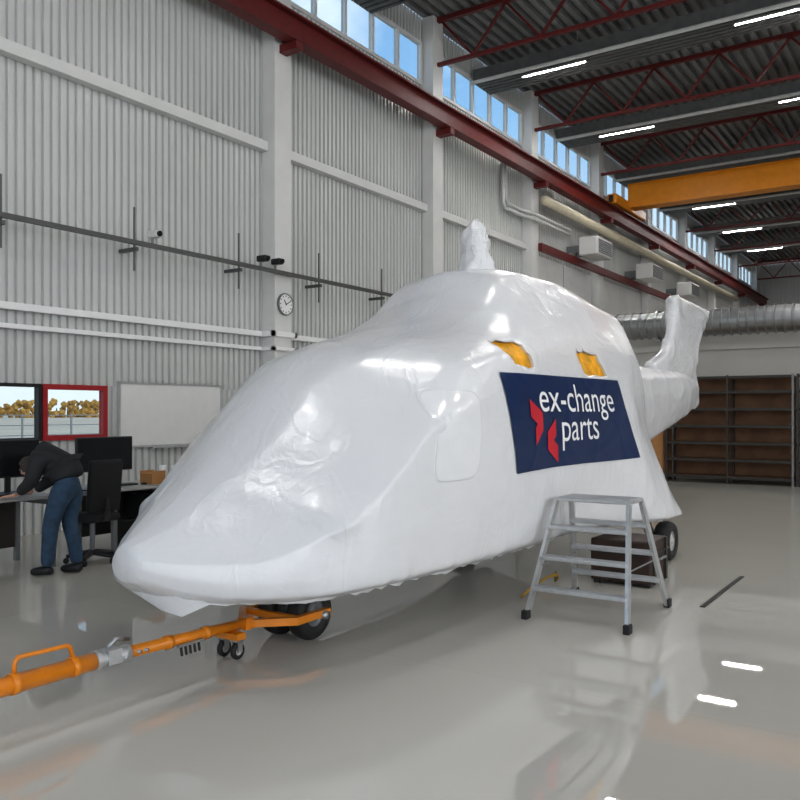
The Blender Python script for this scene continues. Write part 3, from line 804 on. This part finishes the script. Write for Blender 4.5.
# ------------------------------------------------------------ step ladder
LX, LY = -2.36, 6.38
t = thing('step_ladder', (LX,LY,0), 'aluminium double-sided step ladder standing beside the helicopter', 'ladder')
ht = .92
def lp(sx, sy, z):
    k = z/ht; return (LX+sx*(.40-.11*k), LY+sy*(.50-.36*k), z)
for sx in (-1,1):
    for sy in (-1,1):
        bm = nb(); p, q = Vector(lp(sx,sy,.02)), Vector(lp(sx,sy,ht-.03))
        dz = (q-p).normalized(); a = Vector((1,0,0)); b = dz.cross(a).normalized()
        vs = []
        for c in (p,q):
            for i,j in ((-1,-1),(1,-1),(1,1),(-1,1)): vs.append(bm.verts.new(c+a*.013*i+b*.032*j))
        for f in ((0,1,2,3),(7,6,5,4),(0,4,5,1),(1,5,6,2),(2,6,7,3),(3,7,4,0)): bm.faces.new([vs[i] for i in f])
        l = obj('leg', bm, 'alu', t)
        bm = nb(); c = lp(sx,sy,.0); bbox(bm, c[0]-.025,c[0]+.025,c[1]-.04,c[1]+.04,0,.07,.008); obj('rubber_foot', bm, 'rubber', l)
for sy in (-1,1):
    for z in (.23,.46,.69):
        a = lp(-1,sy,z); b = lp(1,sy,z); bm = nb()
        bbox(bm, a[0],b[0], a[1]-.055,a[1]+.055, z-.014,z+.014, .005)
        for k in range(5): box(bm, a[0],b[0], a[1]-.046+k*.02,a[1]-.038+k*.02, z+.014,z+.018)
        obj('tread', bm, 'alu', t)
bm = nb(); bbox(bm, LX-.305,LX+.305,LY-.17,LY+.17,ht-.03,ht,.008)
for k in range(10): box(bm, LX-.28,LX+.28, LY-.15+k*.032,LY-.14+k*.032, ht,ht+.004)
obj('top_platform', bm, 'alu', t)
for sx in (-1,1):
    bm = nb(); a = lp(sx,-1,.40); b = lp(sx,1,.40); tube(bm, [(a[0]-sx*.02,a[1],.40),(b[0]-sx*.02,b[1],.40)], .006, 6); obj('spreader', bm, 'steel', t)

# case near the main wheel
t = thing('flight_case', (-2.55,7.75,0), 'dark brown case on the floor behind the step ladder', 'case')
bm = nb(); bbox(bm, -2.85,-2.28,7.48,8.02,.03,.42,.02); obj('body', bm, 'darkbrown', t)
bm = nb(); box(bm, -2.86,-2.27,7.47,8.03,.30,.315); obj('trim_band', bm, 'darkmetal', t)
for y in (7.56,7.92):
    bm = nb(); box(bm, -2.28,-2.262,y-.02,y+.02,.03,.42); obj('trim_strap', bm, 'darkmetal', t)
bm = nb(); tube(bm, [(-2.28,7.66,.24),(-2.25,7.67,.25),(-2.25,7.83,.25),(-2.28,7.84,.24)], .01, 8); obj('handle', bm, 'steel', t)
for x in (-2.8,-2.33):
    for y in (7.53,7.97):
        bm = nb(); box(bm, x-.025,x+.025,y-.025,y+.025,0,.03); obj('foot', bm, 'rubber', t)
# yellow strap under belly
bm = nb()
pts = [(-3.1+.06*math.sin(j*1.1), 6.5+j*.09, .012+.10*abs(math.sin(j*.7))) for j in range(11)]
tube(bm, pts, .012, 6)
tag(obj('strap', bm, 'yellow', smooth=True), 'yellow strap lying loose on the floor under the helicopter belly', 'strap')
bm = nb(); box(bm, -1.74,-1.70,7.03,8.55,.0,.006); tag(obj('floor_strip', bm, 'black'), 'thin black strip on the floor right of the step ladder', 'strip')

# ------------------------------------------------------------ desks
def desk(y0, y1, lab):
    t = thing('desk', (-8.1,(y0+y1)/2,0), lab, 'desk')
    bm = nb(); bbox(bm, -8.5,-7.7,y0,y1,.715,.745,.006); obj('top', bm, 'desk', t)
    for x in (-8.42,-7.78):
        for y in (y0+.07,y1-.07):
            bm = nb(); box(bm, x-.025,x+.025,y-.025,y+.025,0,.715); obj('leg', bm, 'greymetal', t)
    bm = nb(); box(bm, -8.42,-7.78,y0+.055,y0+.085,.64,.69); box(bm, -8.42,-7.78,y1-.085,y1-.055,.64,.69); objs('cross_bar', bm, 'greymetal', t)
    bm = nb(); box(bm, -8.44,-8.41,y0+.1,y1-.1,.15,.70); obj('back_panel', bm, 'darkmetal', t)
desk(3.9,5.22,'grey office desk the person leans over'); desk(5.84,7.05,'grey office desk nearest the helicopter nose')
for k,(y0,y1,lab) in enumerate(((4.10,4.62,'black monitor at the left photo edge'),(4.64,5.30,'black monitor right in front of the bending person'),(5.76,6.52,'black monitor above the office chair, rightmost'))):
    yc = (y0+y1)/2; t = thing('monitor', (-8.25,yc,.745), lab, 'monitor')
    bm = nb(); bbox(bm, -8.28,-8.235,y0,y1,.91,1.31,.01); obj('casing', bm, 'black', t)
    bm = nb(); box(bm, -8.235,-8.232,y0+.015,y1-.015,.93,1.295); obj('screen', bm, 'screen', t)
    bm = nb(); bbox(bm, -8.36,-8.14,yc-.12,yc+.12,.745,.757,.004); st = obj('stand_foot', bm, 'black', t)
    bm = nb(); box(bm, -8.31,-8.285,yc-.03,yc+.03,.757,1.1); obj('stand_neck', bm, 'black', t)
bm = nb(); bbox(bm, -8.12,-7.98,4.62,5.05,.745,.765,.005)
kb = obj('keyboard', bm, 'black'); tag(kb, 'black keyboard on the desk by the bending person', 'keyboard')
bm = nb(); bbox(bm, -8.12,-7.98,6.0,6.4,.745,.765,.005)
tag(obj('keyboard', bm, 'black'), 'black keyboard below the rightmost monitor', 'keyboard')
bm = nb(); bmesh.ops.create_uvsphere(bm, u_segments=16, v_segments=10, radius=1, matrix=T(-7.95,6.46,.745)@Matrix.Diagonal((.05,.03,.03,1)))
for v in bm.verts: v.co.z = max(v.co.z,.745)
tag(obj('mouse', bm, 'black', smooth=True), 'small black computer mouse beside the right keyboard', 'mouse')
t = thing('desk_phone', (-8.0,4.32,.745), 'black desk phone on the desk at the left photo edge', 'phone')
bm = nb(); bbox(bm, -8.1,-7.9,4.22,4.42,.745,.80,.012); obj('base', bm, 'black', t)
bm = nb(); bbox(bm, -8.09,-7.91,4.235,4.28,.80,.83,.012); obj('handset', bm, 'black', t)
t = thing('drawer_pedestal', (-8.05,6.75,0), 'black drawer pedestal under the desk end', 'drawers')
bm = nb(); bbox(bm, -8.35,-7.76,6.5,6.93,.0,.62,.01); obj('body', bm, 'black', t)
for k in range(3):
    bm = nb(); bbox(bm, -7.76,-7.74,6.52,6.91,.06+k*.19,.23+k*.19,.004); d = obj('drawer', bm, 'darkmetal', t)
    bm = nb(); box(bm, -7.74,-7.725,6.64,6.79,.17+k*.19,.185+k*.19); obj('handle', bm, 'steel', d)
t = thing('waste_bin', (-7.95,6.2,0), 'black round waste bin under the desk beside the drawers', 'bin')
bm = nb(); lathe(bm, [(0,0),(.13,0),(.16,.36),(.165,.36),(.165,.375),(.15,.375),(.122,.01),(0,.01)], T(-7.95,6.2,0), 24); obj('body', bm, 'black', t, True)
t = thing('cardboard_box', (-8.0,6.62,.745), 'small orange-brown cardboard box on the desk', 'box')
bm = nb(); bbox(bm, -8.1,-7.88,6.52,6.72,.745,.87,.004); obj('body', bm, 'card', t)
bm = nb(); box(bm, -8.1,-8.09,6.52,6.72,.868,.9); box(bm, -7.89,-7.88,6.52,6.72,.868,.9); objs('flap', bm, 'card', t)
for k,(x,y) in enumerate(((-8.12,6.88),(-7.98,6.95))):
    bm = nb(); lathe(bm, [(0,0),(.032,0),(.042,.2),(.038,.2),(.03,.01),(0,.01)], T(x,y,.745), 18)
    tag(obj('paper_cup', bm, 'white', smooth=True), ['tall white cup on the desk beside cardboard box','tall white cup at the desk front corner by the nose'][k], 'cup')
# office chair, pushed into the gap between the desks
cx, cy = -7.64, 5.53
t = thing('office_chair', (cx,cy,0), 'black office chair right of the bending person', 'chair')
bm = nb()
for k in range(5):
    a = 2*PI*k/5+.3; tube(bm, [(cx,cy,.11),(cx+.26*math.cos(a),cy+.26*math.sin(a),.075)], [.035,.02], 8)
obj('star_base', bm, 'black', t)
for k in range(5):
    a = 2*PI*k/5+.3; bm = nb(); lathe(bm, [(0,-.025),(.03,-.025),(.03,.025),(0,.025)], T(cx+.26*math.cos(a),cy+.26*math.sin(a),.03)@RZ(a)@RX(PI/2), 14); obj('caster', bm, 'rubber', t)
bm = nb(); tube(bm, [(cx,cy,.1),(cx,cy,.45)], .028, 12); obj('gas_lift', bm, 'greymetal', t)
bm = nb(); bbox(bm, cx-.22,cx+.20,cy-.22,cy+.22,.44,.53,.04); obj('seat', bm, 'fabric', t, True)
mt = T(cx+.20,cy,.8)@RY(.10)
bm = nb(); bbox(bm, -.035,.035,-.20,.20,-.25,.30,.03,mt); obj('backrest', bm, 'fabric', t, True)
bm = nb(); tube(bm, [(cx+.1,cy,.46),(cx+.25,cy,.48),(cx+.25,cy,.7)], .022, 8); obj('back_support', bm, 'black', t)
for s in (1,-1):
    bm = nb(); tube(bm, [(cx+.05,cy+s*.22,.5),(cx+.05,cy+s*.23,.66)], .016, 8); bbox(bm, cx-.10,cx+.14,cy+s*.23-.03,cy+s*.23+.03,.66,.69,.01); obj('armrest', bm, 'black', t)

# ------------------------------------------------------------ person
F = Vector((-.90,-.436,0)).normalized(); Sd = Vector((-F.y,F.x,0)); PB = Vector((-7.36,4.93,0))
def P(f,s,z): return PB+F*f+Sd*s+Vector((0,0,z))
person = thing('person', PB, 'person in dark jacket and blue jeans bending over the desk', 'person')
def skin(name, verts, edges, m, par, lev=2, floor=False):
    me = bpy.data.meshes.new('sk'); me.from_pydata([P(*v[:3]) for v in verts], edges, [])
    ob = bpy.data.objects.new('sk', me); C.objects.link(ob)
    ob.modifiers.new('s','SKIN'); sb = ob.modifiers.new('u','SUBSURF'); sb.levels = lev; sb.render_levels = lev
    for i,v in enumerate(verts):
        d = me.skin_vertices[0].data[i]; d.radius = (v[3],v[4] if len(v) > 4 else v[3]); d.use_root = (i == 0)
    bpy.context.view_layer.update()
    m2 = bpy.data.meshes.new_from_object(ob.evaluated_get(bpy.context.evaluated_depsgraph_get()))
    bpy.data.objects.remove(ob)
    b = nb(); b.from_mesh(m2); bpy.data.meshes.remove(m2)
    if floor:
        for v in b.verts: v.co.z = max(v.co.z,0.004)
    return obj(name, b, m, par, True)
# trunk leans forward with a rounded back, head bowed low, forearms bent down to the desk edge
body_v = [(-.12,0,.93,.09),(-.06,0,1.05,.08),(.02,0,1.13,.09),(.12,0,1.17,.085),(.20,0,1.15,.05),(.26,0,1.09,.075),(.305,0,1.035,.085),(.325,0,.965,.055),
  (.13,.16,1.14,.05),(.13,.23,.93,.038),(.31,.18,.80,.028),(.13,-.16,1.14,.05),(.15,-.22,.94,.038),(.35,-.16,.80,.028),
  (-.12,.09,.86,.075),(.01,.10,.50,.05),(.05,.10,.10,.036),(-.12,-.09,.86,.075),(-.07,-.09,.50,.05),(-.15,-.10,.10,.036),
  (.38,0,1.0,.014),(.28,.085,1.035,.012),(.28,-.085,1.035,.012)]
body_e = [(0,1),(1,2),(2,3),(3,4),(4,5),(5,6),(6,7),(3,8),(8,9),(9,10),(3,11),(11,12),(12,13),(0,14),(14,15),(15,16),(0,17),(17,18),(18,19),(6,20),(6,21),(6,22)]
body = skin('body', body_v, body_e, 'skin', person)
skin('jeans', [(-.12,0,.92,.155),(-.12,.09,.84,.118),(-.04,.10,.68,.096),(.01,.105,.50,.082),(.03,.105,.30,.072),(.05,.10,.08,.066),(-.12,-.09,.84,.118),(-.09,-.09,.68,.096),(-.07,-.095,.50,.082),(-.12,-.1,.30,.072),(-.15,-.10,.08,.066),(-.10,0,1.0,.145)],
     [(0,1),(1,2),(2,3),(3,4),(4,5),(0,6),(6,7),(7,8),(8,9),(9,10),(0,11)], 'denim', person)
skin('jacket', [(.02,0,1.12,.168),(-.05,0,1.07,.175),(-.10,0,.99,.175),(-.12,0,.92,.174),(.11,0,1.145,.155),(.18,0,1.14,.105),(.225,0,1.11,.10),(.12,.15,1.13,.10),(.115,.21,1.03,.082),(.13,.235,.93,.07),(.22,.21,.865,.06),(.30,.185,.81,.05),(.12,-.15,1.13,.10),(.12,-.20,1.03,.082),(.15,-.225,.94,.07),(.25,-.19,.87,.06),(.34,-.165,.81,.05)],
     [(0,1),(1,2),(2,3),(0,4),(4,5),(5,6),(4,7),(7,8),(8,9),(9,10),(10,11),(4,12),(12,13),(13,14),(14,15),(15,16)], 'jacket', person)
for f0,s0 in ((.05,.10),(-.15,-.10)):
    skin('shoe', [(f0-.06,s0,.055,.05),(f0+.02,s0,.055,.05),(f0+.11,s0,.04,.045),(f0+.18,s0,.035,.034)], [(0,1),(1,2),(2,3)], 'black', person, 2, True)
for f0,s0,sg in ((.32,.18,1),(.36,-.16,-1)):
    v = [(f0,s0,.80,.026),(f0+.05,s0,.785,.03,.018),(f0+.09,s0,.78,.032,.014)]; e = [(0,1),(1,2)]
    for k,(ds,ln) in enumerate(((-.030,.06),(-.010,.072),(.010,.068),(.030,.05))):
        i = len(v); v += [(f0+.10,s0+ds,.782,.010),(f0+.10+ln*.55,s0+ds*1.2,.778,.009),(f0+.10+ln,s0+ds*1.25,.757,.0075)]; e += [(2,i),(i,i+1),(i+1,i+2)]
    i = len(v); v += [(f0+.065,s0-sg*.042,.775,.011),(f0+.10,s0-sg*.062,.762,.009)]; e += [(1,i),(i,i+1)]
    skin('hand', v, e, 'skin', person)
bm = nb(); bmesh.ops.create_uvsphere(bm, u_segments=24, v_segments=16, radius=.112)
for v in list(bm.verts):
    n_ = v.co.normalized()
    if n_.dot(Vector((.72,0,-.70))) > .5: bm.verts.remove(v)
for v in bm.verts:
    c = v.co*(1+.05*noise.noise(v.co*30)); v.co = P(.29+c.x*1.0, c.y*.92, 1.055+c.z)
obj('hair', bm, 'hair', person, True)
for s in (-1,1):
    bm = nb(); bmesh.ops.create_uvsphere(bm, u_segments=10, v_segments=8, radius=.013)
    for v in bm.verts: v.co = P(.375,s*.033,1.03)+v.co
    obj('eye', bm, 'eye', person, True)

# ------------------------------------------------------------ outdoors
t = thing('boundary_fence', (-42,40,-.1), 'low grey fence beyond the window', 'fence')
for k in range(16):
    y = 8+k*3; bm = nb(); box(bm, -42.04,-41.96,y-.04,y+.04,-.1,1.5); obj('post', bm, 'greymetal', t)
for z in (.3,.85,1.4):
    bm = nb(); box(bm, -41.98,-41.95,8,53,z,z+.05); obj('rail', bm, 'greymetal', t)
for k in range(34):
    y = 60+k*3.9; x = -236+(k%3)*6; h = random.uniform(4.6,5.6)
    t = thing('tree', (x,y,-.1), 'autumn tree in the low distant treeline outside the window', 'tree', 'autumn trees outside')
    bm = nb(); tube(bm, [(x,y,-.1),(x,y,h*.5)], [.3,.15], 8); obj('trunk', bm, 'trunk', t)
    bm = nb()
    for j in range(24):
        a = random.uniform(-1,1); hz = random.uniform(.0,.92)
        mt = T(x+random.uniform(-1.2,1.2), y+a*3.0*(1-.35*hz), h*hz)
        bmesh.ops.create_icosphere(bm, subdivisions=2, radius=random.uniform(.5,.9), matrix=mt)
    for v in bm.verts: v.co += Vector((noise.noise(v.co*1.5),noise.noise(v.co*1.5+Vector((9,0,0))),noise.noise(v.co*1.5+Vector((0,9,0)))))*.4
    obj('crown', bm, 'leaf', t)
